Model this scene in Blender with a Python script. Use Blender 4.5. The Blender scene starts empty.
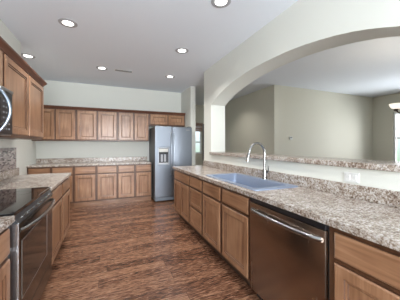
import bpy, bmesh, math, random
from mathutils import Vector, Matrix
random.seed(7)
S = bpy.context.scene
C = S.collection
PI = math.pi

# ------------------------------------------------------------------ camera
cam_d = bpy.data.cameras.new('camera')
cam = bpy.data.objects.new('camera', cam_d); C.objects.link(cam)
cam_d.sensor_fit = 'HORIZONTAL'; cam_d.sensor_width = 36
cam_d.lens = 221.0 / 400 * 36
cam_d.shift_y = -5.2 / 400
cam_d.clip_start = 0.02
cam.location = (0, 0, 1.322)
cam.rotation_euler = (PI / 2, 0, -0.395)
S.camera = cam

# ------------------------------------------------------------------ world, view
S.view_settings.view_transform = 'Standard'
S.view_settings.look = 'None'
S.view_settings.gamma = 1
S.view_settings.use_curve_mapping = False
S.view_settings.exposure = 0.2
W = bpy.data.worlds.new('daylight'); S.world = W; W.use_nodes = True
wn = W.node_tree.nodes; wl = W.node_tree.links; wn.clear()
wo = wn.new('ShaderNodeOutputWorld'); wb = wn.new('ShaderNodeBackground')
wr = wn.new('ShaderNodeValToRGB'); ws = wn.new('ShaderNodeSeparateXYZ'); wt = wn.new('ShaderNodeTexCoord')
wl.new(wt.outputs['Generated'], ws.inputs[0])
wm_ = wn.new('ShaderNodeMapRange'); wm_.inputs[1].default_value = -0.3; wm_.inputs[2].default_value = 0.3
wl.new(ws.outputs[2], wm_.inputs[0]); wl.new(wm_.outputs[0], wr.inputs[0])
wr.color_ramp.elements[0].position = 0.42; wr.color_ramp.elements[0].color = (0.42, 0.58, 0.46, 1)
wr.color_ramp.elements[1].position = 0.62; wr.color_ramp.elements[1].color = (0.80, 0.90, 1.0, 1)
wl.new(wr.outputs[0], wb.inputs[0]); wb.inputs[1].default_value = 1.3
wl.new(wb.outputs[0], wo.inputs[0])

def area(name, loc, rot, sx, sy, power, col=(1, 1, 1)):
    d = bpy.data.lights.new(name, 'AREA'); d.shape = 'RECTANGLE'; d.size = sx; d.size_y = sy
    d.energy = power; d.color = col
    o = bpy.data.objects.new(name, d); C.objects.link(o); o.location = loc; o.rotation_euler = rot
    return o
DAY = (0.93, 0.96, 1.0)
area('daylight_front', (0.4, -2.75, 1.45), (PI / 2, 0, 0), 2.1, 2.0, 370, DAY)
area('daylight_dining', (7.72, 2.5, 1.5), (0, PI / 2, 0), 1.5, 2.2, 120, DAY)
area('added_dining_front_light', (4.6, -2.75, 1.45), (PI / 2, 0, 0), 2.4, 2.0, 10, DAY)  # added unseen source behind the camera, brightens the dining room
CAN_POWER = 10

# ------------------------------------------------------------------ materials
def new_mat(name):
    m = bpy.data.materials.new(name); m.use_nodes = True
    nt = m.node_tree; b = nt.nodes['Principled BSDF']
    return m, nt, b
def simple(name, col, rough=0.5, metal=0.0, bump=0.0, bscale=200, **kw):
    m, nt, b = new_mat(name)
    b.inputs['Base Color'].default_value = (*col, 1); b.inputs['Roughness'].default_value = rough
    b.inputs['Metallic'].default_value = metal
    for k, v in kw.items(): b.inputs[k.replace('_', ' ')].default_value = v
    n = nt.nodes.new('ShaderNodeTexNoise'); n.inputs['Scale'].default_value = bscale
    tc = nt.nodes.new('ShaderNodeTexCoord'); nt.links.new(tc.outputs['Object'], n.inputs['Vector'])
    if bump:
        bp = nt.nodes.new('ShaderNodeBump'); bp.inputs['Strength'].default_value = bump; bp.inputs['Distance'].default_value = 0.002
        nt.links.new(n.outputs[0], bp.inputs['Height']); nt.links.new(bp.outputs[0], b.inputs['Normal'])
    return m
def ramp(nt, stops):
    r = nt.nodes.new('ShaderNodeValToRGB'); e = r.color_ramp.elements
    e[0].position, e[0].color = stops[0][0], (*stops[0][1], 1)
    e[1].position, e[1].color = stops[-1][0], (*stops[-1][1], 1)
    for p, c in stops[1:-1]:
        x = e.new(p); x.color = (*c, 1)
    return r
def wood(name, axis, dark, mid, light, rough=0.28):
    m, nt, b = new_mat(name); N = nt.nodes; L = nt.links
    tc = N.new('ShaderNodeTexCoord'); oi = N.new('ShaderNodeObjectInfo')
    add = N.new('ShaderNodeVectorMath'); add.operation = 'ADD'
    mul = N.new('ShaderNodeMath'); mul.operation = 'MULTIPLY'; mul.inputs[1].default_value = 37
    L.new(oi.outputs['Random'], mul.inputs[0]); L.new(mul.outputs[0], add.inputs[1]); L.new(tc.outputs['Object'], add.inputs[0])
    mp = N.new('ShaderNodeMapping'); L.new(add.outputs[0], mp.inputs[0])
    sc = [38, 38, 38]; sc[axis] = 2.6
    mp.inputs['Scale'].default_value = sc
    n = N.new('ShaderNodeTexNoise'); n.inputs['Scale'].default_value = 1; n.inputs['Detail'].default_value = 6; n.inputs['Distortion'].default_value = 0.6
    L.new(mp.outputs[0], n.inputs['Vector'])
    n2 = N.new('ShaderNodeTexNoise'); n2.inputs['Scale'].default_value = 3.0; n2.inputs['Detail'].default_value = 2
    L.new(add.outputs[0], n2.inputs['Vector'])
    mx = N.new('ShaderNodeMath'); mx.operation = 'MULTIPLY_ADD'; mx.inputs[1].default_value = 0.55
    m2 = N.new('ShaderNodeMath'); m2.operation = 'MULTIPLY'; m2.inputs[1].default_value = 0.45
    L.new(n.outputs[0], mx.inputs[0]); L.new(n2.outputs[0], m2.inputs[0]); L.new(m2.outputs[0], mx.inputs[2])
    r = ramp(nt, [(0.36, dark), (0.5, mid), (0.64, light)])
    L.new(mx.outputs[0], r.inputs[0]); L.new(r.outputs[0], b.inputs['Base Color'])
    b.inputs['Roughness'].default_value = rough
    return m
cab_c = ((0.20, 0.098, 0.050), (0.285, 0.150, 0.082), (0.37, 0.21, 0.122))
wood_v = wood('cabinet_wood_upright', 2, *cab_c)
wood_h = wood('cabinet_wood_across', 0, *cab_c)
crown_m = wood('crown_wood', 0, (0.075, 0.026, 0.013), (0.11, 0.04, 0.021), (0.15, 0.06, 0.032), 0.42)
glaze_and_gap_shade = simple('cabinet_glaze_and_gap_shade', (0.09, 0.038, 0.018), 0.5)  # glazing in the grooves; on outer edges it paints the shadow gaps
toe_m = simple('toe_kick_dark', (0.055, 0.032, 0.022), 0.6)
frame_gap_shade = wood('face_frame_gap_shade', 2, (0.07, 0.03, 0.015), (0.10, 0.045, 0.023), (0.135, 0.064, 0.034), 0.35)  # cabinet wood darkened to paint the shade in the gaps between doors
wall_m = simple('wall_paint', (0.68, 0.695, 0.65), 0.75, bump=0.25, bscale=120)
tan_m = simple('wall_paint_dimmed', (0.62, 0.60, 0.51), 0.75, bump=0.25, bscale=120)  # the wall paint with the dining side's dimmer light put into its colour
ring_m = simple('trim_ring_grey', (0.42, 0.43, 0.46), 0.5)
white_m = simple('trim_white', (0.84, 0.85, 0.85), 0.45)
plastic_m = simple('white_plastic', (0.70, 0.71, 0.70), 0.45)
ceil_m = simple('ceiling_paint', (0.78, 0.83, 0.90), 0.85, bump=0.5, bscale=60)
black_m = simple('black_plastic', (0.012, 0.012, 0.014), 0.35)
glass_black = simple('black_glass', (0.006, 0.006, 0.007), 0.04)
ring_dark = simple('burner_marking', (0.05, 0.05, 0.052), 0.2)
mark_m = simple('grey_mark', (0.35, 0.36, 0.38), 0.4)
chrome_m = simple('brushed_nickel', (0.33, 0.33, 0.33), 0.22, 1.0)
bronze_m = simple('oil_rubbed_bronze', (0.05, 0.03, 0.02), 0.4, 0.8)
shade_cloth = simple('window_shade_fabric', (0.30, 0.19, 0.14), 0.8)
dark_frame = simple('dark_curtain', (0.09, 0.085, 0.09), 0.8)
sink_m = simple('sink_steel_blue', (0.22, 0.27, 0.37), 0.33, 0.3)
drain_m = simple('drain_steel', (0.4, 0.42, 0.45), 0.3, 1.0)
def steel(name, col, rough, axis=2, metal=1.0):
    m, nt, b = new_mat(name); N = nt.nodes; L = nt.links
    tc = N.new('ShaderNodeTexCoord'); mp = N.new('ShaderNodeMapping'); L.new(tc.outputs['Object'], mp.inputs[0])
    sc = [40, 40, 40]; sc[axis] = 1.5; mp.inputs['Scale'].default_value = sc
    n = N.new('ShaderNodeTexNoise'); n.inputs['Scale'].default_value = 1; n.inputs['Detail'].default_value = 3
    L.new(mp.outputs[0], n.inputs['Vector'])
    r = N.new('ShaderNodeMapRange'); r.inputs[3].default_value = rough - 0.02; r.inputs[4].default_value = rough + 0.03
    L.new(n.outputs[0], r.inputs[0]); L.new(r.outputs[0], b.inputs['Roughness'])
    b.inputs['Base Color'].default_value = (*col, 1); b.inputs['Metallic'].default_value = metal
    return m
fridge_m = steel('fridge_steel', (0.26, 0.29, 0.335), 0.45)
fridge_side = simple('fridge_side_grey', (0.10, 0.11, 0.12), 0.45)
dw_m = steel('dishwasher_steel', (0.34, 0.27, 0.22), 0.26)
oven_m = steel('oven_steel', (0.16, 0.135, 0.115), 0.25)
mw_m = steel('microwave_steel', (0.30, 0.30, 0.31), 0.3)
simple('brushed_trim', (0.3, 0.29, 0.28), 0.3, 0.9)
oven_glass = simple('oven_glass', (0.025, 0.02, 0.017), 0.1, 0.3)

def granite():
    m, nt, b = new_mat('speckled_countertop'); N = nt.nodes; L = nt.links
    tc = N.new('ShaderNodeTexCoord')
    big = N.new('ShaderNodeTexNoise'); big.inputs['Scale'].default_value = 9; big.inputs['Detail'].default_value = 4; big.inputs['Distortion'].default_value = 1.5
    med = N.new('ShaderNodeTexNoise'); med.inputs['Scale'].default_value = 75; med.inputs['Detail'].default_value = 5; med.inputs['Distortion'].default_value = 0.8
    fin = N.new('ShaderNodeTexVoronoi'); fin.inputs['Scale'].default_value = 110
    for n in (big, med, fin): L.new(tc.outputs['Object'], n.inputs['Vector'])
    r1 = ramp(nt, [(0.35, (0.10, 0.068, 0.05)), (0.44, (0.225, 0.17, 0.132)), (0.52, (0.39, 0.345, 0.305)), (0.62, (0.56, 0.54, 0.52))])
    mul = N.new('ShaderNodeMath'); mul.operation = 'MULTIPLY_ADD'; mul.inputs[1].default_value = 0.30
    m2 = N.new('ShaderNodeMath'); m2.operation = 'MULTIPLY'; m2.inputs[1].default_value = 0.70
    L.new(big.outputs[0], mul.inputs[0]); L.new(med.outputs[0], m2.inputs[0]); L.new(m2.outputs[0], mul.inputs[2])
    L.new(mul.outputs[0], r1.inputs[0])
    r2 = ramp(nt, [(0.0, (0.40, 0.36, 0.34)), (0.3, (0.95, 0.95, 0.95)), (1.0, (1.1, 1.1, 1.1))])
    sv = N.new('ShaderNodeSeparateColor'); L.new(fin.outputs['Color'], sv.inputs[0]); L.new(sv.outputs[0], r2.inputs[0])
    mx = N.new('ShaderNodeMix'); mx.data_type = 'RGBA'; mx.blend_type = 'MULTIPLY'; mx.inputs[0].default_value = 0.6
    L.new(r1.outputs[0], mx.inputs[6]); L.new(r2.outputs[0], mx.inputs[7]); L.new(mx.outputs[2], b.inputs['Base Color'])
    b.inputs['Roughness'].default_value = 0.24; b.inputs['Specular IOR Level'].default_value = 0.5
    return m
granite_m = granite()

def floor_mat():
    m, nt, b = new_mat('hardwood_planks'); N = nt.nodes; L = nt.links
    tc = N.new('ShaderNodeTexCoord')
    br = N.new('ShaderNodeTexBrick'); br.offset = 0.0; br.squash = 1
    br.inputs['Scale'].default_value = 1; br.inputs['Brick Width'].default_value = 1.15; br.inputs['Row Height'].default_value = 0.125
    br.inputs['Mortar Size'].default_value = 0.0022; br.inputs['Mortar Smooth'].default_value = 0.3; br.inputs['Bias'].default_value = 0.0
    br.inputs['Color1'].default_value = (0, 0, 0, 1); br.inputs['Color2'].default_value = (1, 1, 1, 1); br.inputs['Mortar'].default_value = (0.3, 0.3, 0.3, 1)
    # every row of planks starts at its own random offset
    sp = N.new('ShaderNodeSeparateXYZ'); L.new(tc.outputs['Object'], sp.inputs[0])
    dv = N.new('ShaderNodeMath'); dv.operation = 'DIVIDE'; dv.inputs[1].default_value = 0.125; L.new(sp.outputs[1], dv.inputs[0])
    flr = N.new('ShaderNodeMath'); flr.operation = 'FLOOR'; L.new(dv.outputs[0], flr.inputs[0])
    wn_ = N.new('ShaderNodeTexWhiteNoise'); wn_.noise_dimensions = '1D'; L.new(flr.outputs[0], wn_.inputs['W'])
    ma = N.new('ShaderNodeMath'); ma.operation = 'MULTIPLY_ADD'; ma.inputs[1].default_value = 3.45
    L.new(wn_.outputs['Value'], ma.inputs[0]); L.new(sp.outputs[0], ma.inputs[2])
    cb = N.new('ShaderNodeCombineXYZ'); L.new(ma.outputs[0], cb.inputs[0]); L.new(sp.outputs[1], cb.inputs[1])
    L.new(cb.outputs[0], br.inputs['Vector'])
    sep = N.new('ShaderNodeSeparateColor'); L.new(br.outputs['Color'], sep.inputs[0])
    # grain, shifted plank by plank
    off = N.new('ShaderNodeMath'); off.operation = 'MULTIPLY'; off.inputs[1].default_value = 23; L.new(sep.outputs[0], off.inputs[0])
    va = N.new('ShaderNodeVectorMath'); va.operation = 'ADD'; L.new(tc.outputs['Object'], va.inputs[0]); L.new(off.outputs[0], va.inputs[1])
    mp = N.new('ShaderNodeMapping'); mp.inputs['Scale'].default_value = (9, 62, 1); L.new(va.outputs[0], mp.inputs[0])
    g = N.new('ShaderNodeTexNoise'); g.inputs['Scale'].default_value = 1.5; g.inputs['Detail'].default_value = 5; g.inputs['Roughness'].default_value = 0.6; g.inputs['Distortion'].default_value = 0.7
    L.new(mp.outputs[0], g.inputs['Vector'])
    a1 = N.new('ShaderNodeMath'); a1.operation = 'MULTIPLY_ADD'; a1.inputs[1].default_value = 0.11
    a2 = N.new('ShaderNodeMath'); a2.operation = 'MULTIPLY'; a2.inputs[1].default_value = 0.88
    L.new(sep.outputs[0], a1.inputs[0]); L.new(g.outputs[0], a2.inputs[0]); L.new(a2.outputs[0], a1.inputs[2])
    r = ramp(nt, [(0.33, (0.022, 0.010, 0.007)), (0.42, (0.065, 0.029, 0.017)), (0.50, (0.135, 0.062, 0.035)), (0.60, (0.25, 0.135, 0.082))])
    L.new(a1.outputs[0], r.inputs[0])
    # knots
    kv = N.new('ShaderNodeTexVoronoi'); kv.inputs['Scale'].default_value = 2.6
    kw = N.new('ShaderNodeTexNoise'); kw.inputs['Scale'].default_value = 14; kw.inputs['Detail'].default_value = 3
    L.new(tc.outputs['Object'], kw.inputs['Vector'])
    kmx = N.new('ShaderNodeMix'); kmx.data_type = 'VECTOR'; kmx.inputs[0].default_value = 0.06
    L.new(tc.outputs['Object'], kmx.inputs[4]); L.new(kw.outputs['Color'], kmx.inputs[5]); L.new(kmx.outputs[1], kv.inputs['Vector'])
    kr = N.new('ShaderNodeMapRange'); kr.inputs[1].default_value = 0.02; kr.inputs[2].default_value = 0.06; kr.inputs[3].default_value = 0.25; kr.inputs[4].default_value = 1
    L.new(kv.outputs['Distance'], kr.inputs[0])
    mk = N.new('ShaderNodeMix'); mk.data_type = 'RGBA'; mk.blend_type = 'MULTIPLY'; mk.inputs[0].default_value = 1
    L.new(r.outputs[0], mk.inputs[6]); L.new(kr.outputs[0], mk.inputs[7])
    # seams
    ms = N.new('ShaderNodeMix'); ms.data_type = 'RGBA'; ms.inputs[7].default_value = (0.03, 0.014, 0.008, 1)
    sm = N.new('ShaderNodeMath'); sm.operation = 'MULTIPLY'; sm.inputs[1].default_value = 0.75
    L.new(br.outputs['Fac'], sm.inputs[0]); L.new(sm.outputs[0], ms.inputs[0]); L.new(mk.outputs[2], ms.inputs[6])
    L.new(ms.outputs[2], b.inputs['Base Color'])
    rr = N.new('ShaderNodeMapRange'); rr.inputs[3].default_value = 0.17; rr.inputs[4].default_value = 0.33; b.inputs['Specular IOR Level'].default_value = 0.35
    L.new(g.outputs[0], rr.inputs[0]); L.new(rr.outputs[0], b.inputs['Roughness'])
    hb = N.new('ShaderNodeMath'); hb.operation = 'SUBTRACT'; L.new(g.outputs[0], hb.inputs[0]); L.new(br.outputs['Fac'], hb.inputs[1])
    bp = N.new('ShaderNodeBump'); bp.inputs['Strength'].default_value = 0.35; bp.inputs['Distance'].default_value = 0.003
    L.new(hb.outputs[0], bp.inputs['Height']); L.new(bp.outputs[0], b.inputs['Normal'])
    return m
floor_m = floor_mat()

def mosaic():
    m, nt, b = new_mat('mosaic_tile'); N = nt.nodes; L = nt.links
    tc = N.new('ShaderNodeTexCoord'); sx = N.new('ShaderNodeSeparateXYZ'); cx = N.new('ShaderNodeCombineXYZ')
    L.new(tc.outputs['Object'], sx.inputs[0]); L.new(sx.outputs[1], cx.inputs[0]); L.new(sx.outputs[2], cx.inputs[1])
    br = N.new('ShaderNodeTexBrick'); br.inputs['Scale'].default_value = 1; br.inputs['Brick Width'].default_value = 0.055; br.inputs['Row Height'].default_value = 0.016
    br.inputs['Mortar Size'].default_value = 0.001
    br.inputs['Color1'].default_value = (0, 0, 0, 1); br.inputs['Color2'].default_value = (1, 1, 1, 1); br.inputs['Mortar'].default_value = (0.5, 0.5, 0.5, 1)
    L.new(cx.outputs[0], br.inputs['Vector'])
    r = ramp(nt, [(0, (0.06, 0.045, 0.045)), (0.3, (0.17, 0.14, 0.14)), (0.6, (0.30, 0.25, 0.24)), (1, (0.42, 0.38, 0.36))])
    L.new(br.outputs['Color'], r.inputs[0]); L.new(r.outputs[0], b.inputs['Base Color']); b.inputs['Roughness'].default_value = 0.15
    return m
mosaic_m = mosaic()

def pane_mat():
    m = bpy.data.materials.new('window_glass'); m.use_nodes = True; nt = m.node_tree; nt.nodes.clear()
    o = nt.nodes.new('ShaderNodeOutputMaterial'); t = nt.nodes.new('ShaderNodeBsdfTransparent'); g = nt.nodes.new('ShaderNodeBsdfGlossy')
    g.inputs['Roughness'].default_value = 0.02; mx = nt.nodes.new('ShaderNodeMixShader')
    f = nt.nodes.new('ShaderNodeFresnel'); f.inputs[0].default_value = 1.25
    nt.links.new(f.outputs[0], mx.inputs[0]); nt.links.new(t.outputs[0], mx.inputs[1]); nt.links.new(g.outputs[0], mx.inputs[2]); nt.links.new(mx.outputs[0], o.inputs[0])
    return m
pane_m = pane_mat()
def emit(name, col, s):
    m, nt, b = new_mat(name)
    b.inputs['Base Color'].default_value = (*col, 1); b.inputs['Emission Color'].default_value = (*col, 1); b.inputs['Emission Strength'].default_value = s
    return m
lens_m = emit('lamp_lens_glow', (1.0, 0.97, 0.92), 4.0)
shade_glow = emit('frosted_shade_glow', (1.0, 0.93, 0.80), 0.85)

# ------------------------------------------------------------------ mesh helpers
def box(bm, x0, x1, y0, y1, z0, z1, bev=0.0, seg=1, mi=0):
    v = [bm.verts.new((x, y, z)) for x in (x0, x1) for y in (y0, y1) for z in (z0, z1)]
    fs = [bm.faces.new([v[i] for i in q]) for q in ((0, 1, 3, 2), (4, 6, 7, 5), (0, 4, 5, 1), (2, 3, 7, 6), (0, 2, 6, 4), (1, 5, 7, 3))]
    for f in fs: f.material_index = mi
    if bev:
        es = list({e for f in fs for e in f.edges})
        bmesh.ops.bevel(bm, geom=es, offset=bev, segments=seg, affect='EDGES', profile=0.5)
    return fs
def obj(name, bm, mat, parent=None, loc=(0, 0, 0), smooth=False):
    me = bpy.data.meshes.new(name)
    bmesh.ops.recalc_face_normals(bm, faces=bm.faces[:])
    bm.to_mesh(me); bm.free()
    for m in (mat if isinstance(mat, (list, tuple)) else [mat]): me.materials.append(m)
    if smooth:
        for p in me.polygons: p.use_smooth = True
        me.set_sharp_from_angle(angle=math.radians(40))
    o = bpy.data.objects.new(name, me); C.objects.link(o); o.location = loc
    if parent: o.parent = parent
    return o
def bx(name, dims, mat, parent=None, bev=0.0, seg=1, loc=(0, 0, 0), smooth=False):
    bm = bmesh.new(); box(bm, *dims, bev, seg)
    return obj(name, bm, mat, parent, loc, smooth)
def thing(name, label, cat, loc=(0, 0, 0), rz=0, group=None):
    o = bpy.data.objects.new(name, None); C.objects.link(o); o.empty_display_size = 0.1
    o.location = loc; o.rotation_euler = (0, 0, rz); o['label'] = label; o['category'] = cat
    if group: o['group'] = group
    return o
def tag(o, label, cat, group=None):
    o['label'] = label; o['category'] = cat
    if group: o['group'] = group
    return o
def struct(o):
    o['kind'] = 'structure'; return o
def tube(bm, pts, r, n=10, caps=True):
    pts = [Vector(p) for p in pts]; rings = []
    rr = r if isinstance(r, (list, tuple)) else [r] * len(pts)
    t0 = (pts[1] - pts[0]).normalized()
    up = Vector((0, 0, 1)) if abs(t0.z) < 0.9 else Vector((1, 0, 0))
    a = t0.cross(up).normalized()
    for i, p in enumerate(pts):
        t = (pts[min(i + 1, len(pts) - 1)] - pts[max(i - 1, 0)]).normalized()
        a = (a - t * a.dot(t)).normalized(); b = t.cross(a)
        rings.append([bm.verts.new(p + (a * math.cos(2 * PI * k / n) + b * math.sin(2 * PI * k / n)) * rr[i]) for k in range(n)])
    for i in range(len(rings) - 1):
        for k in range(n):
            bm.faces.new((rings[i][k], rings[i][(k + 1) % n], rings[i + 1][(k + 1) % n], rings[i + 1][k]))
    if caps:
        bm.faces.new(rings[0][::-1]); bm.faces.new(rings[-1])
def lathe(bm, prof, n=24, c=(0, 0, 0)):
    rings = []
    for (r, z) in prof:
        if r < 1e-5: rings.append([bm.verts.new((c[0], c[1], c[2] + z))])
        else: rings.append([bm.verts.new((c[0] + r * math.cos(2 * PI * k / n), c[1] + r * math.sin(2 * PI * k / n), c[2] + z)) for k in range(n)])
    for A, B in zip(rings, rings[1:]):
        for k in range(n):
            k2 = (k + 1) % n
            if len(A) == 1 and len(B) == 1: continue
            if len(A) == 1: bm.faces.new((A[0], B[k], B[k2]))
            elif len(B) == 1: bm.faces.new((A[k], A[k2], B[0]))
            else: bm.faces.new((A[k], A[k2], B[k2], B[k]))
def loops(bm, rects, mis):
    """rects: (x0,x1,z0,z1,y) nested from the back forwards and inwards; mis: material of each band, last for the cap"""
    rs = [[bm.verts.new((x, y, z)) for x, z in ((a, c), (b, c), (b, d), (a, d))] for a, b, c, d, y in rects]
    bm.faces.new(rs[0])
    for i in range(len(rs) - 1):
        for k in range(4):
            f = bm.faces.new((rs[i][k], rs[i][(k + 1) % 4], rs[i + 1][(k + 1) % 4], rs[i + 1][k])); f.material_index = mis[i]
    f = bm.faces.new(rs[-1]); f.material_index = mis[-1]
def ins(w, h, d, y): return (d, w - d, d, h - d, y)
T = 0.022
def door(parent, x, z, w, h):
    bm = bmesh.new(); b = min(0.058, w * 0.2)
    loops(bm, [ins(w, h, 0, 0), ins(w, h, 0, -T + 0.007), ins(w, h, 0.008, -T), ins(w, h, b, -T), ins(w, h, b + 0.005, -T + 0.006),
               ins(w, h, b + 0.014, -T + 0.007), ins(w, h, b + 0.020, -T + 0.013)], [1, 0, 0, 1, 0, 1, 0])
    return obj('door', bm, [wood_v, glaze_and_gap_shade], parent, (x, 0, z))
def drawer(parent, x, z, w, h, panel=False):
    bm = bmesh.new()
    if panel:
        b = 0.045
        loops(bm, [ins(w, h, 0, 0), ins(w, h, 0, -T + 0.007), ins(w, h, 0.008, -T), ins(w, h, b, -T), ins(w, h, b + 0.004, -T + 0.005), ins(w, h, b + 0.012, -T + 0.009)], [1, 0, 0, 1, 0, 0])
    else:
        loops(bm, [ins(w, h, 0, 0), ins(w, h, 0, -T + 0.009), ins(w, h, 0.004, -T + 0.004), ins(w, h, 0.012, -T)], [1, 0, 0, 0])
    return obj('drawer', bm, [wood_h, glaze_and_gap_shade], parent, (x, 0, z))

ZB, ZC = 0.105, 0.876
def base_cabinet(label, loc, rz, w, fronts, depth=0.58, toe=0.07, toe_x=(0, 0), group='base cabinets', toe_mat=None):
    t = thing('base_cabinet', label, 'cabinet', loc, rz, group)
    bx('body', (0, w, 0, depth, ZB, ZC), frame_gap_shade, t, 0.001)
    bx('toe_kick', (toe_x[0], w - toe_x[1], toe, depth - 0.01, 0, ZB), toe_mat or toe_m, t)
    for f in fronts:
        (door if f[0] == 'door' else drawer)(t, *f[1:])
    return t
def upper_cabinet(label, loc, rz, w, z0, z1, doors, depth=0.32):
    t = thing('wall_cabinet', label, 'cabinet', (loc[0], loc[1], z0), rz, 'wall cabinets')
    h = z1 - z0
    bx('body', (0, w, 0, depth, 0, h), frame_gap_shade, t, 0.001)
    for (x, dw) in doors: door(t, x, 0.03, dw, h - 0.055)
    return t

# ------------------------------------------------------------------ setting
HC = 2.765
def quadbox(name, d, m): return struct(bx(name, d, m))
fl = quadbox('floor', (-1.9, 8.2, -2.9, 8.2, -0.1, 0), floor_m)
quadbox('ceiling', (-1.9, 8.2, -2.9, 8.2, HC, HC + 0.12), ceil_m)
quadbox('wall_left', (-1.6, -1.137, -2.6, 3.87, 0, HC), wall_m)
quadbox('wall_left_recess', (-1.6, -1.457, 3.87, 5.875, 0, HC), wall_m)
quadbox('wall_back', (-1.6, 1.88, 5.875, 6.02, 0, HC), wall_m)
quadbox('wall_fridge', (1.88, 2.005, 5.10, 7.4, 0, HC), wall_m)
# right wall with the arched pass-through
XW, XB = 1.755, 2.05
Y0, Y1 = 0.74, 3.683
ZLED = 1.145
arch_pts = [(3.683, 2.056), (3.60, 2.092), (3.50, 2.132), (3.40, 2.168), (3.30, 2.199), (3.15, 2.236), (3.0, 2.265), (2.85, 2.288), (2.7, 2.305), (2.55, 2.317), (2.4, 2.324), (2.21, 2.327)]
arch = arch_pts + [(2 * 2.21 - y, z) for y, z in arch_pts[-2::-1]]
arch = [(max(y, Y0), z) for y, z in arch]; arch[-1] = (Y0, arch[-1][1])
bm = bmesh.new()
box(bm, XW, XB, Y1, 4.004, 0, HC); box(bm, XW, XB, -2.6, Y0, 0, HC); box(bm, XW, XB, Y0, Y1, 0, ZLED)
for (ya, za), (yb, zb) in zip(arch, arch[1:]):
    if ya - yb < 1e-4: continue
    v = [bm.verts.new(p) for p in ((XW, ya, za), (XW, yb, zb), (XW, yb, HC), (XW, ya, HC), (XB, ya, za), (XB, yb, zb), (XB, yb, HC), (XB, ya, HC))]
    for q in ((0, 1, 2, 3), (4, 7, 6, 5), (0, 4, 5, 1)): bm.faces.new([v[i] for i in q])
bmesh.ops.remove_doubles(bm, verts=bm.verts[:], dist=0.0005)
struct(obj('wall_right', bm, wall_m))

def window_wall(name, axis, pos, thick, a0, a1, holes, mat):
    """wall along `axis` ('x' or 'y') at pos..pos+thick, holes: (b0,b1,z0,z1)"""
    bm = bmesh.new()
    def bb(p0, p1, z0, z1):
        if axis == 'x': box(bm, p0, p1, pos, pos + thick, z0, z1)
        else: box(bm, pos, pos + thick, p0, p1, z0, z1)
    c = a0
    for b0, b1, z0, z1 in holes:
        bb(c, b0, 0, HC); 
        if z0 > 0: bb(b0, b1, 0, z0)
        bb(b0, b1, z1, HC); c = b1
    bb(c, a1, 0, HC)
    return struct(obj(name, bm, mat))
def window(name, axis, pos, thick, b0, b1, z0, z1, mull=1, rail=None, sill=True):
    """frame in the opening, panes inside; frame on the inner side"""
    bm = bmesh.new(); w = 0.05
    def bb(m, p0, p1, q0, q1, za, zb, bev=0.004):
        if axis == 'x': box(m, p0, p1, q0, q1, za, zb, bev)
        else: box(m, q0, q1, p0, p1, za, zb, bev)
    m0, m1 = pos + thick * 0.3, pos + thick * 0.7
    bb(bm, b0, b0 + w, m0, m1, z0, z1); bb(bm, b1 - w, b1, m0, m1, z0, z1)
    bb(bm, b0 + w, b1 - w, m0, m1, z0, z0 + w); bb(bm, b0 + w, b1 - w, m0, m1, z1 - w, z1)
    for i in range(1, mull):
        x = b0 + (b1 - b0) * i / mull; bb(bm, x - 0.025, x + 0.025, m0, m1, z0 + w, z1 - w)
    if rail: bb(bm, b0 + w, b1 - w, m0, m1, rail - 0.02, rail + 0.02)
    o = struct(obj(name, bm, white_m))
    g = bmesh.new(); mid = (m0 + m1) / 2
    bb(g, b0 + w * 0.8, b1 - w * 0.8, mid - 0.003, mid + 0.003, z0 + w * 0.8, z1 - w * 0.8, 0)
    obj('pane', g, pane_m, o)
    return o
window_wall('wall_front', 'x', -2.6, 0.12, -1.6, 7.58, [(-0.6, 1.4, 0.45, 2.4), (3.4, 5.8, 0.45, 2.4)], wall_m)
window('window_1', 'x', -2.6, 0.12, -0.6, 1.4, 0.45, 2.4, 2)
window('added_window_2', 'x', -2.6, 0.12, 3.4, 5.8, 0.45, 2.4, 3)  # unseen window, added as the opening for the extra dining light
window_wall('wall_dining_right', 'y', 7.46, 0.12, -2.48, 4.2, [(1.75, 3.68, 0.75, 2.24)], tan_m)
window('window_3', 'y', 7.46, 0.12, 1.75, 3.68, 0.75, 2.24, 2, 1.51)
quadbox('wall_dining_back', (3.68, 7.58, 4.2, 4.32, 0, HC), tan_m)
quadbox('wall_hall_right', (3.68, 3.80, 4.32, 7.4, 0, HC), tan_m)
window_wall('wall_hall_back', 'x', 7.4, 0.12, 1.88, 3.80, [(2.25, 3.16, 1.0, 2.10)], tan_m)
window('window_4', 'x', 7.4, 0.12, 2.25, 3.16, 1.0, 2.10, 1, 1.42)

# ------------------------------------------------------------------ counters
def counter(name, label, bmf):
    return tag(obj(name, bmf, granite_m), label, 'countertop')
# back run counter with its splash
t = thing('countertop', 'speckled countertop along the back wall between side wall and refrigerator', 'countertop', (-1.455, 5.875, ZC), 0, 'countertops')
bx('worktop', (0, 2.405, -0.63, 0, 0, 0.038), granite_m, t, 0.008, 2)
bx('backsplash', (0, 2.405, -0.02, 0, 0.038, 0.14), granite_m, t, 0.003)
# right run, with sink cut-out
t = thing('countertop', 'long speckled countertop with the sink and faucet below the arched opening', 'countertop', (XW - 0.001, 4.03, ZC), 0, 'countertops')
bm = bmesh.new(); YE = -0.35 - 4.03
sx0, sx1, sy0, sy1 = 1.24 - XW, 1.645 - XW, 1.665 - 4.03, 2.64 - 4.03
F = 1.124 - XW
box(bm, F, sx0, YE, 0.0, 0, 0.038, 0.0); box(bm, sx1, 0, YE, 0, 0, 0.038)
box(bm, sx0, sx1, YE, sy0, 0, 0.038); box(bm, sx0, sx1, sy1, 0, 0, 0.038)
bmesh.ops.remove_doubles(bm, verts=bm.verts[:], dist=0.0005)
obj('worktop', bm, granite_m, t)
bx('backsplash', (-0.02, 0, YE, 0.0 - 0.03, 0.038, 0.142), granite_m, t, 0.003)
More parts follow.
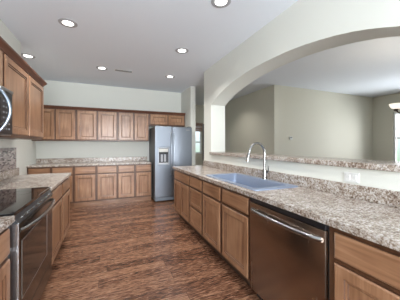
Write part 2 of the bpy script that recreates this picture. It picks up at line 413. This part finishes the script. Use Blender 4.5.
# left run beyond the stove and before it
t = thing('countertop', 'speckled countertop on the left beyond the stove, ending in the open', 'countertop', (-1.137, 3.74, ZC), 0, 'countertops')
bx('worktop', (0, 0.642, -1.222, 0, 0, 0.038), granite_m, t, 0.008, 2)
bx('backsplash', (0, 0.02, -1.222, 0, 0.038, 0.135), granite_m, t, 0.003)
t = thing('countertop', 'short speckled countertop nearest the camera, before the stove', 'countertop', (-1.137, 1.60, ZC), 0, 'countertops')
bx('worktop', (0, 0.642, -1.3, 0, 0, 0.038), granite_m, t, 0.008, 2)
bx('backsplash', (0, 0.02, -1.3, 0, 0.038, 0.135), granite_m, t, 0.003)
# bar ledge on the half wall
tag(bx('bar_ledge', (1.715, 2.13, Y0 + 0.004, Y1 - 0.002, ZLED, ZLED + 0.045), granite_m, None, 0.008, 2), 'speckled bar ledge capping the half wall under the arch', 'ledge')
tag(bx('mosaic_backsplash', (-1.136, -1.128, 1.3, 3.667, 1.012, 1.285), mosaic_m), 'grey and brown mosaic tile strip on the left wall above the counter', 'tile backsplash')

# ------------------------------------------------------------------ base cabinets
D1, DR0, DR1 = 0.135, 0.705, 0.850
def pair(w, m=0.025, g=0.045, wide=False):
    dw = (w - 2 * m - g) / 2
    fr = [('door', m, D1, dw, 0.545), ('door', m + dw + g, D1, dw, 0.545)]
    if wide: fr.append(('drawer', m, DR0, w - 2 * m, DR1 - DR0))
    else: fr += [('drawer', m, DR0, dw, DR1 - DR0), ('drawer', m + dw + g, DR0, dw, DR1 - DR0)]
    return fr
YF = 5.275
base_cabinet('brown base cabinet in the far left corner, mostly behind the left counter', (-1.455, YF, 0), 0, 0.80, pair(0.80), 0.595, group='base cabinets under the back counter', toe=0.05, toe_mat=wood_h)
base_cabinet('brown two-door base cabinet in the middle of the back run', (-0.655, YF, 0), 0, 0.853, pair(0.853, 0.02), 0.595, group='base cabinets under the back counter', toe=0.05, toe_mat=wood_h)
base_cabinet('brown two-door base cabinet of the back run beside the refrigerator', (0.198, YF, 0), 0, 0.757, pair(0.757, 0.02), 0.595, group='base cabinets under the back counter', toe=0.05, toe_mat=wood_h)
XF = 1.155
RZ = -PI / 2
base_cabinet('far end base cabinet of the sink run, two narrow doors under one wide drawer', (XF, 3.985, 0), RZ, 0.825, pair(0.825, 0.02, 0.012, True), 0.595, group='base cabinets under the sink counter', toe_x=(0.05, 0))
base_cabinet('base cabinet with a stack of three drawers in the sink run', (XF, 3.16, 0), RZ, 0.50,
             [('drawer', 0.025, DR0, 0.45, 0.145), ('drawer', 0.025, 0.42, 0.45, 0.265, True), ('drawer', 0.025, D1, 0.45, 0.265, True)], 0.595, group='base cabinets under the sink counter')
# the sink cabinet is open at the top where the bowl hangs
t = thing('base_cabinet', 'two-door sink base cabinet beside the dishwasher, below the sink', 'cabinet', (XF, 2.66, 0), RZ, 'base cabinets under the sink counter')
bm = bmesh.new(); w = 1.055
box(bm, 0, w, 0, 0.02, ZB, ZC); box(bm, 0, 0.018, 0.02, 0.595, ZB, ZC); box(bm, w - 0.018, w, 0.02, 0.595, ZB, ZC); box(bm, 0.018, w - 0.018, 0.02, 0.595, ZB, ZB + 0.02); box(bm, 0.018, w - 0.018, 0.577, 0.595, ZB + 0.02, ZC)
obj('body', bm, frame_gap_shade, t); bx('toe_kick', (0, w, 0.07, 0.58, 0, ZB), toe_m, t)
for f in pair(w, 0.025, 0.05): (door if f[0] == 'door' else drawer)(t, *f[1:])
base_cabinet('brown base cabinet to the right of the dishwasher, nearest the camera', (XF, 0.872, 0), RZ, 1.2, [('drawer', 0.04, 0.705, 0.56, 0.14), ('door', 0.04, D1, 0.56, 0.545), ('drawer', 0.63, 0.705, 0.54, 0.14), ('door', 0.63, D1, 0.54, 0.545)], 0.595, group='base cabinets under the sink counter')
XL = -0.529
base_cabinet('left base cabinet beyond the stove with two drawers over two doors', (XL, 2.52, 0), PI / 2, 1.20, pair(1.20, 0.045, 0.05), 0.60, group='base cabinets on the left', toe=0.06)
base_cabinet('brown base cabinet before the stove at the left edge', (XL, 0.32, 0), PI / 2, 1.275, pair(1.275, 0.03, 0.05), 0.60, group='base cabinets on the left')

# ------------------------------------------------------------------ wall cabinets
YU = 5.545; ZU0, ZU1 = 1.406, 2.105
upper_cabinet('back wall cabinet in the left corner, partly behind the nearer left cabinets', (-1.455, YU), 0, 0.815, ZU0, ZU1, [(0.045, 0.36), (0.43, 0.362)])
upper_cabinet('middle back wall cabinet with two doors over the back counter', (-0.64, YU), 0, 0.855, ZU0, ZU1, [(0.018, 0.385), (0.435, 0.395)])
upper_cabinet('back wall cabinet with two doors just left of the refrigerator cabinet', (0.215, YU), 0, 0.725, ZU0, ZU1, [(0.02, 0.325), (0.378, 0.327)])
upper_cabinet('short two-door wall cabinet above the refrigerator', (0.94, YU), 0, 0.94, 1.80, ZU1, [(0.035, 0.43), (0.485, 0.43)])
def crown_mold(label, loc, rz, l, ret=0.0):
    prof = [(0.0, -0.012), (-0.012, -0.012), (-0.016, 0.0), (-0.03, 0.018), (-0.045, 0.036), (-0.048, 0.05), (0.0, 0.05)]
    bm = bmesh.new()
    # mitred return at the far end: profile swept along x then back along +y
    A = [bm.verts.new((-0.0, y, z)) for y, z in prof]
    B = [bm.verts.new((l - (y if ret else 0), y, z)) for y, z in prof]
    secs = [A, B]
    if ret:
        secs.append([bm.verts.new((l - y, ret, z)) for y, z in prof])
    for P_, Q in zip(secs, secs[1:]):
        for k in range(len(prof) - 1): bm.faces.new((P_[k], P_[k + 1], Q[k + 1], Q[k]))
    bm.faces.new(secs[0]); bm.faces.new(secs[-1][::-1])
    box(bm, 0.0, l, 0.0, 0.05, 0.0, 0.05) if not ret else box(bm, 0.0, l, 0.0, ret, 0.0, 0.05)
    o = obj('crown_molding', bm, crown_m, None, loc); o.rotation_euler = (0, 0, rz)
    return tag(o, label, 'crown molding', 'crown moldings')
crown_mold('dark crown molding along the top of the back wall cabinets', (-1.455, YU, ZU1), 0, 3.335)
XU = -0.822
upper_cabinet('left wall cabinet with two tall doors beyond the microwave', (XU, 2.335), PI / 2, 1.255, 1.39, 2.12, [(0.025, 0.60), (0.655, 0.58)], 0.315)
upper_cabinet('short wall cabinet above the microwave', (XU, 1.44), PI / 2, 0.893, 1.775, 2.12, [(0.02, 0.415), (0.45, 0.425)], 0.315)
crown_mold('reddish brown crown molding on the left wall cabinets near the camera', (XU, 1.44, 2.12), PI / 2, 2.15, 0.315)

# ------------------------------------------------------------------ refrigerator
t = thing('refrigerator', 'blue-grey stainless side by side refrigerator with water dispenser', 'refrigerator', (0.985, 5.08, 0))
FW = 0.895; s = 0.40
bx('body', (0.005, FW - 0.005, 0.0, 0.72, 0.03, 1.735), fridge_side, t, 0.006)
dz0, dz1 = 0.125, 1.745
bm = bmesh.new()   # freezer door with a recess for the dispenser
rx0, rx1, rz0, rz1 = 0.065, 0.335, 0.86, 1.265
yf = -0.065
box(bm, 0, rx0, yf, -0.004, dz0, dz1); box(bm, rx1, s - 0.004, yf, -0.004, dz0, dz1); box(bm, rx0, rx1, yf, -0.004, dz0, rz0); box(bm, rx0, rx1, yf, -0.004, rz1, dz1)
bmesh.ops.remove_doubles(bm, verts=bm.verts[:], dist=0.0005)
fd = obj('freezer_door', bm, fridge_m, t)
bd = fd.modifiers.new('round', 'BEVEL'); bd.width = 0.01; bd.segments = 3; bd.limit_method = 'ANGLE'; bd.angle_limit = 1.2
rd = bx('refrigerator_door', (s + 0.004, FW, yf, -0.004, dz0, dz1), fridge_m, t, 0.012, 3, smooth=True)
dp = bx('dispenser', (rx0, rx1, -0.03, -0.006, rz0, rz1), simple('dispenser_grey', (0.05, 0.055, 0.065), 0.4), fd)
bm = bmesh.new()
for a in ((rx0, rx0 + 0.022, rz0, rz1), (rx1 - 0.022, rx1, rz0, rz1), (rx0, rx1, rz0, rz0 + 0.03), (rx0, rx1, rz1 - 0.022, rz1)): box(bm, a[0], a[1], yf - 0.006, yf + 0.02, a[2], a[3], 0.003)
obj('dispenser_frame', bm, simple('dispenser_frame_silver', (0.42, 0.45, 0.5), 0.35, 0.7), fd)
bx('dispenser_panel', (rx0 + 0.03, rx1 - 0.03, yf + 0.0, yf + 0.04, rz1 - 0.11, rz1 - 0.03), simple('panel_silver', (0.5, 0.49, 0.46), 0.4, 0.5), fd, 0.004)
bx('dispenser_hood', (rx0 + 0.025, rx1 - 0.025, yf + 0.005, yf + 0.04, rz1 - 0.15, rz1 - 0.115), black_m, fd, 0.003)
for k in range(2): bx('paddle', (rx0 + 0.075 + k * 0.075, rx0 + 0.12 + k * 0.075, yf + 0.018, yf + 0.035, rz0 + 0.07, rz0 + 0.24), ring_m, fd, 0.006)
bx('drip_tray', (rx0 + 0.03, rx1 - 0.03, yf + 0.002, yf + 0.04, rz0 + 0.031, rz0 + 0.045), plastic_m, fd, 0.003)
for k, x, p in ((0, s - 0.03, fd), (1, s + 0.036, rd)):
    bm = bmesh.new(); pts = []
    for i in range(17):
        u = i / 16; z = 0.62 + u * 1.0; pts.append((x, yf - 0.052 * math.sin(PI * u) ** 0.45 - 0.0, z))
    tube(bm, pts, 0.0125, 10)
    obj('handle', bm, simple('handle_satin' + str(k), (0.40, 0.44, 0.5), 0.3, 0.9), p, smooth=True)
bx('grille', (0.02, FW - 0.02, -0.035, 0, 0.03, 0.115), simple('grille_grey', (0.18, 0.21, 0.25), 0.5), t, 0.004)
for x in (0.05, FW - 0.09): bx('hinge_cover', (x, x + 0.07, -0.055, 0.06, 1.745, 1.762), fridge_side, t, 0.004)
for x in (0.04, FW - 0.08): bx('foot', (x, x + 0.04, 0.02, 0.06, 0, 0.035), black_m, t)
bx('badge', (FW - 0.15, FW - 0.06, yf - 0.003, yf, 1.665, 1.683), mark_m, rd)

# ------------------------------------------------------------------ dishwasher (front faces -x)
t = thing('dishwasher', 'dark brushed steel dishwasher with a curved bar handle under the sink counter', 'dishwasher', (XF, 1.602, 0), RZ)
w = 0.728
bx('body', (0.004, w - 0.004, 0.006, 0.57, 0.09, 0.868), fridge_side, t)
bx('toe_panel', (0.004, w - 0.004, 0.05, 0.09, 0, 0.088), black_m, t)
dd = bx('door_panel', (0.006, w - 0.003, -0.026, 0.005, 0.10, 0.835), dw_m, t, 0.006, 2, smooth=True)
bx('control_strip', (0.006, w - 0.003, -0.022, 0.005, 0.838, 0.872), black_m, t, 0.003)
bm = bmesh.new(); pts = []
for i in range(21):
    u = i / 20; pts.append((0.045 + u * (w - 0.07), -0.026 - 0.042 * math.sin(PI * u) ** 0.4, 0.778))
tube(bm, pts, 0.016, 12)
hd = obj('handle', bm, chrome_m, dd, smooth=True)

# ------------------------------------------------------------------ range (front faces +x)
t = thing('kitchen_range', 'black glass and dark steel range with a bowed handle on the left', 'stove', (-0.529, 1.61, 0), PI / 2)
w = 0.895
bx('body', (0.003, w - 0.003, 0.0, 0.585, 0.09, 0.898), fridge_side, t, 0.002)
bx('kick_panel', (0.01, w - 0.01, 0.05, 0.55, 0.0, 0.088), black_m, t)
ck = bx('cooktop', (0.0, w, -0.02, 0.585, 0.899, 0.921), glass_black, t, 0.002, 1, smooth=True)
for (x, y, r) in ((0.24, 0.16, 0.11), (0.66, 0.16, 0.09), (0.24, 0.42, 0.085), (0.66, 0.42, 0.11)):
    bm = bmesh.new(); lathe(bm, [(r - 0.004, 0), (r - 0.004, 0.0006), (r, 0.0006), (r, 0), (r - 0.004, 0)], 40, (x, y, 0.921))
    obj('burner_ring', bm, ring_dark, ck)
bg = bx('backguard', (0.0, w, 0.50, 0.585, 0.922, 1.09), black_m, t, 0.01, 2)
# slanted vent strip
bm = bmesh.new()
v = [bm.verts.new(p) for p in ((0.003, -0.020, 0.898), (w - 0.003, -0.020, 0.898), (w - 0.003, -0.042, 0.850), (0.003, -0.042, 0.850), (0.003, 0, 0.898), (w - 0.003, 0, 0.898), (w - 0.003, 0, 0.850), (0.003, 0, 0.850))]
for q in ((0, 1, 2, 3), (4, 7, 6, 5), (0, 4, 5, 1), (2, 6, 7, 3), (1, 5, 6, 2), (0, 3, 7, 4)): bm.faces.new([v[i] for i in q])
vs = obj('vent_strip', bm, black_m, t)
for i in range(7):
    x = 0.10 + i * 0.115
    bx('vent_slot', (x, x + 0.075, -0.040, -0.030, 0.869, 0.875), chrome_m, vs)
od = bx('oven_door', (0.012, w - 0.012, -0.040, -0.002, 0.245, 0.845), oven_m, t, 0.006, 2, smooth=True)
bm = bmesh.new()
x0, x1, z0, z1 = 0.07, 0.66, 0.38, 0.73
box(bm, x0, x1, -0.0425, -0.038, z0, z1)
obj('oven_window', bm, oven_glass, od)
bm = bmesh.new(); q = 0.006
for a in ((x0 - q, x0, z0 - q, z1 + q), (x1, x1 + q, z0 - q, z1 + q), (x0, x1, z0 - q, z0), (x0, x1, z1, z1 + q)): box(bm, a[0], a[1], -0.0435, -0.038, a[2], a[3])
obj('window_trim', bm, bpy.data.materials['brushed_trim'], od)
for x, yy in ((0.0, -0.046), (w - 0.014, -0.02)): bx('side_trim', (x, x + 0.014, yy, 0.0, 0.10, 0.86), simple('side_trim_steel', (0.42, 0.42, 0.44), 0.25, 1.0), t, 0.005, 2)
bm = bmesh.new(); pts = []
for i in range(21):
    u = i / 20; pts.append((0.03 + u * (w - 0.06), -0.040 - 0.055 * math.sin(PI * u) ** 0.6, 0.805))
tube(bm, pts, 0.0135, 10)
obj('handle', bm, chrome_m, od, smooth=True)
bx('storage_drawer', (0.015, w - 0.015, -0.036, -0.002, 0.10, 0.235), oven_m, t, 0.005, 2)

# ------------------------------------------------------------------ microwave
t = thing('microwave', 'dark over-the-range microwave with a bowed silver handle at the left edge', 'microwave', (-0.75, 1.44, 1.395), PI / 2)
w = 0.888; h = 0.375
bx('body', (0, w, 0, 0.386, 0, h), mw_m, t, 0.004)
dr = bx('door', (0.004, 0.62, -0.02, -0.001, 0.01, h - 0.03), glass_black, t, 0.005, 2)
cp = bx('control_panel', (0.625, w - 0.03, -0.018, -0.001, 0.01, h - 0.03), black_m, t, 0.004)
for r in range(6):
    for c in range(3):
        bx('button', (0.675 + c * 0.05, 0.70 + c * 0.05, -0.0195, -0.0178, 0.045 + r * 0.042, 0.058 + r * 0.042), simple('button_grey', (0.25, 0.27, 0.3), 0.4) if (r, c) == (0, 0) else bpy.data.materials['button_grey'], cp)
bx('vent_grille', (0.004, w - 0.004, -0.016, -0.001, h - 0.027, h - 0.003), mw_m, t, 0.003)
bm = bmesh.new(); pts = []
for i in range(21):
    u = i / 20; pts.append((0.592, -0.018 - 0.07 * math.sin(PI * u) ** 0.8, 0.02 + u * (h - 0.055)))
tube(bm, pts, 0.011, 10)
obj('handle', bm, simple('microwave_handle', (0.34, 0.40, 0.47), 0.35, 0.9), dr, smooth=True)

# ------------------------------------------------------------------ sink and faucet
t = thing('kitchen_sink', 'blue-grey rectangular drop-in sink in the right countertop', 'sink', (0, 0, 0.914))
bm = bmesh.new()
X0, X1, YA, YB_ = 1.195, 1.71, 1.60, 2.70
ix0, ix1, iy0, iy1 = 1.25, 1.635, 1.68, 2.625
def rr(x0, x1, y0, y1, r, z, n=5):
    o = []
    for cx, cy, a0 in ((x1 - r, y1 - r, 0), (x0 + r, y1 - r, PI / 2), (x0 + r, y0 + r, PI), (x1 - r, y0 + r, 1.5 * PI)):
        for k in range(n + 1):
            a = a0 + PI / 2 * k / n; o.append(bm.verts.new((cx + r * math.cos(a), cy + r * math.sin(a), z)))
    return o
R_ = [rr(X0, X1, YA, YB_, 0.03, 0.0005), rr(X0 + .002, X1 - .002, YA + .002, YB_ - .002, 0.03, 0.009), rr(X0 + 0.012, X1 - 0.012, YA + 0.012, YB_ - 0.012, 0.03, 0.012),
      rr(ix0 - 0.006, ix1 + 0.006, iy0 - 0.006, iy1 + 0.006, 0.045, 0.010), rr(ix0, ix1, iy0, iy1, 0.04, 0.003), rr(ix0 + 0.008, ix1 - 0.008, iy0 + 0.008, iy1 - 0.008, 0.04, -0.17), rr(ix0 + 0.03, ix1 - 0.03, iy0 + 0.03, iy1 - 0.03, 0.04, -0.185)]
for A, B in zip(R_, R_[1:]):
    for k in range(len(A)): bm.faces.new((A[k], A[(k + 1) % len(A)], B[(k + 1) % len(A)], B[k]))
bm.faces.new(R_[-1])
obj('basin', bm, sink_m, t, smooth=True)
bm = bmesh.new(); lathe(bm, [(0, 0.004), (0.03, 0.003), (0.042, 0.005), (0.045, 0.0), (0.0, 0.0)], 24, (1.42, 2.15, -0.184)); obj('drain', bm, drain_m, t, smooth=True)

t = thing('faucet', 'brushed nickel gooseneck faucet with side lever behind the sink', 'faucet', (1.683, 2.085, 0.925))
bm = bmesh.new(); lathe(bm, [(0, 0), (0.027, 0), (0.027, 0.008), (0.024, 0.014), (0.021, 0.03), (0.021, 0.10), (0.018, 0.115), (0, 0.118)], 20); obj('base', bm, chrome_m, t, smooth=True)
bm = bmesh.new(); pts = [(0, 0, 0.10), (0, 0, 0.20), (0, 0, 0.30)]
for i in range(1, 15):
    a = PI * i / 16 * 1.05; pts.append((-0.105 + 0.105 * math.cos(a), 0, 0.30 + 0.115 * math.sin(a)))
pts.append((-0.222, 0, 0.275))
tube(bm, pts, 0.0135, 12); obj('spout', bm, chrome_m, t, smooth=True)
bm = bmesh.new(); tube(bm, [(-0.216, 0, 0.305), (-0.224, 0, 0.27), (-0.234, 0, 0.225), (-0.238, 0, 0.205)], [0.013, 0.017, 0.019, 0.017], 14); obj('spray_head', bm, chrome_m, t, smooth=True)
bm = bmesh.new(); tube(bm, [(0, 0, 0.075), (0.006, -0.03, 0.078), (0.010, -0.048, 0.09), (0.012, -0.055, 0.16)], [0.013, 0.011, 0.009, 0.006], 10); obj('lever', bm, chrome_m, t, smooth=True)

# ------------------------------------------------------------------ outlets, thermostat
def outlet(label, loc, rz, w=0.115, h=0.075, two=True):
    t = thing('wall_outlet', label, 'outlet', loc, rz, None)
    bx('cover_plate', (-w / 2, w / 2, -0.006, 0, -h / 2, h / 2), plastic_m, t, 0.002)
    for s_ in (-1, 1):
        f = bx('socket', (s_ * 0.024 - 0.016, s_ * 0.024 + 0.016, -0.009, -0.005, -0.022, 0.022), plastic_m, t, 0.003)
        bx('slot', (s_ * 0.024 - 0.008, s_ * 0.024 - 0.006, -0.0095, -0.0088, -0.008, 0.008), mark_m, f)
        bx('slot', (s_ * 0.024 + 0.004, s_ * 0.024 + 0.006, -0.0095, -0.0088, -0.008, 0.008), mark_m, f)
outlet('white outlet plate on the wall strip below the bar ledge', (XW, 1.135, 1.068), RZ)
t = thing('thermostat', 'small white thermostat on the dining room wall', 'thermostat', (4.186, 4.2, 1.49), 0)
bx('housing', (-0.045, 0.045, -0.024, 0, -0.036, 0.036), plastic_m, t, 0.006, 2)
bx('display', (-0.03, 0.03, -0.0255, -0.023, -0.005, 0.025), simple('lcd_grey', (0.12, 0.14, 0.13), 0.3), t)

# ------------------------------------------------------------------ ceiling fittings
def can(x, y, label, power=None):
    t = thing('recessed_light', label, 'ceiling light', (x, y, HC), 0, 'recessed ceiling lights')
    bm = bmesh.new(); lathe(bm, [(0.062, -0.0005), (0.060, -0.005), (0.088, -0.008), (0.100, -0.004), (0.100, -0.0005), (0.062, -0.0005)], 28)
    obj('trim_ring', bm, ring_m, t, smooth=True)
    bm = bmesh.new(); lathe(bm, [(0.0, -0.007), (0.045, -0.0065), (0.060, -0.0045), (0.060, -0.001), (0, -0.001)], 24)
    obj('lens', bm, lens_m, t, smooth=True)
    d = bpy.data.lights.new('lamp', 'AREA'); d.shape = 'DISK'; d.size = 0.13; d.energy = power or CAN_POWER; d.color = (1.0, 0.96, 0.91); d.spread = 2.1
    o = bpy.data.objects.new('lamp', d); C.objects.link(o); o.parent = t; o.location = (0, 0, -0.014)
for x, y, l in ((-0.436, 3.018, 'round recessed ceiling light over the aisle near the stove counter'),
                (-1.20, 4.39, 'recessed ceiling light at far left, just over the left cabinet crown'),
                (-0.102, 4.541, 'recessed ceiling light left of the ceiling vent'),
                (1.212, 4.554, 'small recessed ceiling light nearest the refrigerator'),
                (1.047, 3.227, 'recessed ceiling light over the far end of the sink counter'),
                (1.052, 1.973, 'recessed ceiling light at the top edge, above the sink')):
    can(x, y, l)
t = thing('ceiling_vent', 'slim white ceiling vent with dark slots among the recessed lights', 'vent', (0.285, 4.56, HC), 0)
bm = bmesh.new()
for a in ((-0.17, 0.17, -0.06, -0.045), (-0.17, 0.17, 0.045, 0.06), (-0.17, -0.155, -0.045, 0.045), (0.155, 0.17, -0.045, 0.045)): box(bm, *a, -0.0035, -0.0005, 0.001)
obj('frame', bm, white_m, t)
bx('duct', (-0.155, 0.155, -0.045, 0.045, -0.003, -0.0005), black_m, t)
bm = bmesh.new()
for k in range(2): box(bm, -0.155, 0.155, -0.014 + k * 0.028, -0.011 + k * 0.028, -0.004, -0.003)
obj('louvre', bm, white_m, t)

can(2.9, 5.3, 'added unseen ceiling light brightening the hallway behind the refrigerator wall', 6)  # invented lamp, out of view, put in to brighten the hall wall
# ------------------------------------------------------------------ chandelier in the dining room
cx, cy = 3.615 + 0.25, 1.745 - 0.10
t = thing('chandelier', 'bronze chandelier with frosted bell shades at the right edge', 'chandelier', (cx, cy, 1.79))
bm = bmesh.new(); lathe(bm, [(0, -0.10), (0.015, -0.09), (0.03, -0.06), (0.015, -0.03), (0.012, 0.0), (0.03, 0.03), (0.012, 0.06), (0.009, 0.30), (0, 0.30)], 16); obj('stem', bm, bronze_m, t, smooth=True)
bm = bmesh.new(); tube(bm, [(0, 0, 0.29), (0, 0, HC - 1.80 - 0.03)], 0.006, 8); obj('chain', bm, bronze_m, t)
bm = bmesh.new(); lathe(bm, [(0, HC - 1.80), (0.06, HC - 1.80), (0.055, HC - 1.815), (0.02, HC - 1.835), (0, HC - 1.84)], 20); obj('canopy', bm, bronze_m, t, smooth=True)
base_a = math.atan2(0.10, -0.25); R0 = 0.27
for k in range(3):
    a = base_a + 2 * PI * k / 3; ux, uy = math.cos(a), math.sin(a)
    bm = bmesh.new(); tube(bm, [(ux * 0.012, uy * 0.012, -0.04), (ux * 0.09, uy * 0.09, -0.075), (ux * 0.18, uy * 0.18, -0.06), (ux * 0.25, uy * 0.25, -0.02), (ux * R0, uy * R0, 0.005)], 0.007, 8)
    arm = obj('arm', bm, bronze_m, t, smooth=True)
    bm = bmesh.new(); lathe(bm, [(0, -0.012), (0.02, -0.01), (0.028, 0.0), (0.026, 0.014), (0, 0.014)], 16, (ux * R0, uy * R0, 0.005)); obj('cup', bm, bronze_m, arm, smooth=True)
    bm = bmesh.new(); lathe(bm, [(0.024, 0.018), (0.045, 0.028), (0.062, 0.045), (0.072, 0.072), (0.077, 0.088), (0.073, 0.088), (0.068, 0.072), (0.058, 0.048), (0.042, 0.032), (0.02, 0.022), (0.024, 0.018)], 24, (ux * R0, uy * R0, 0.0)); sh = obj('shade', bm, shade_glow, arm, smooth=True)
    d = bpy.data.lights.new('bulb', 'POINT'); d.energy = 5; d.color = (1.0, 0.90, 0.76); d.shadow_soft_size = 0.04
    o = bpy.data.objects.new('bulb', d); C.objects.link(o); o.parent = sh; o.location = (ux * R0, uy * R0, 0.12)

# ------------------------------------------------------------------ window dressings in the far room
t = thing('roman_shade', 'brown folded fabric shade raised at the window beyond the hallway', 'window shade', (2.22, 7.39, 1.80), 0)
bx('headrail', (0, 0.95, -0.06, 0, 0.27, 0.31), simple('headrail_tan', (0.45, 0.33, 0.27), 0.7), t, 0.004)
for k, m_ in enumerate((bpy.data.materials['headrail_tan'], shade_cloth, bpy.data.materials['headrail_tan'], shade_cloth)):
    bx('fold', (0.01, 0.94, -0.05 + 0.005 * (k % 2), 0, 0.0 + k * 0.067, 0.062 + k * 0.067), m_, t, 0.012, 2)
tag(bx('curtain_panel', (3.185, 3.33, 7.34, 7.39, 0.02, 2.08), dark_frame, None, 0.01, 2), 'narrow dark curtain panel beside the far window', 'curtain')
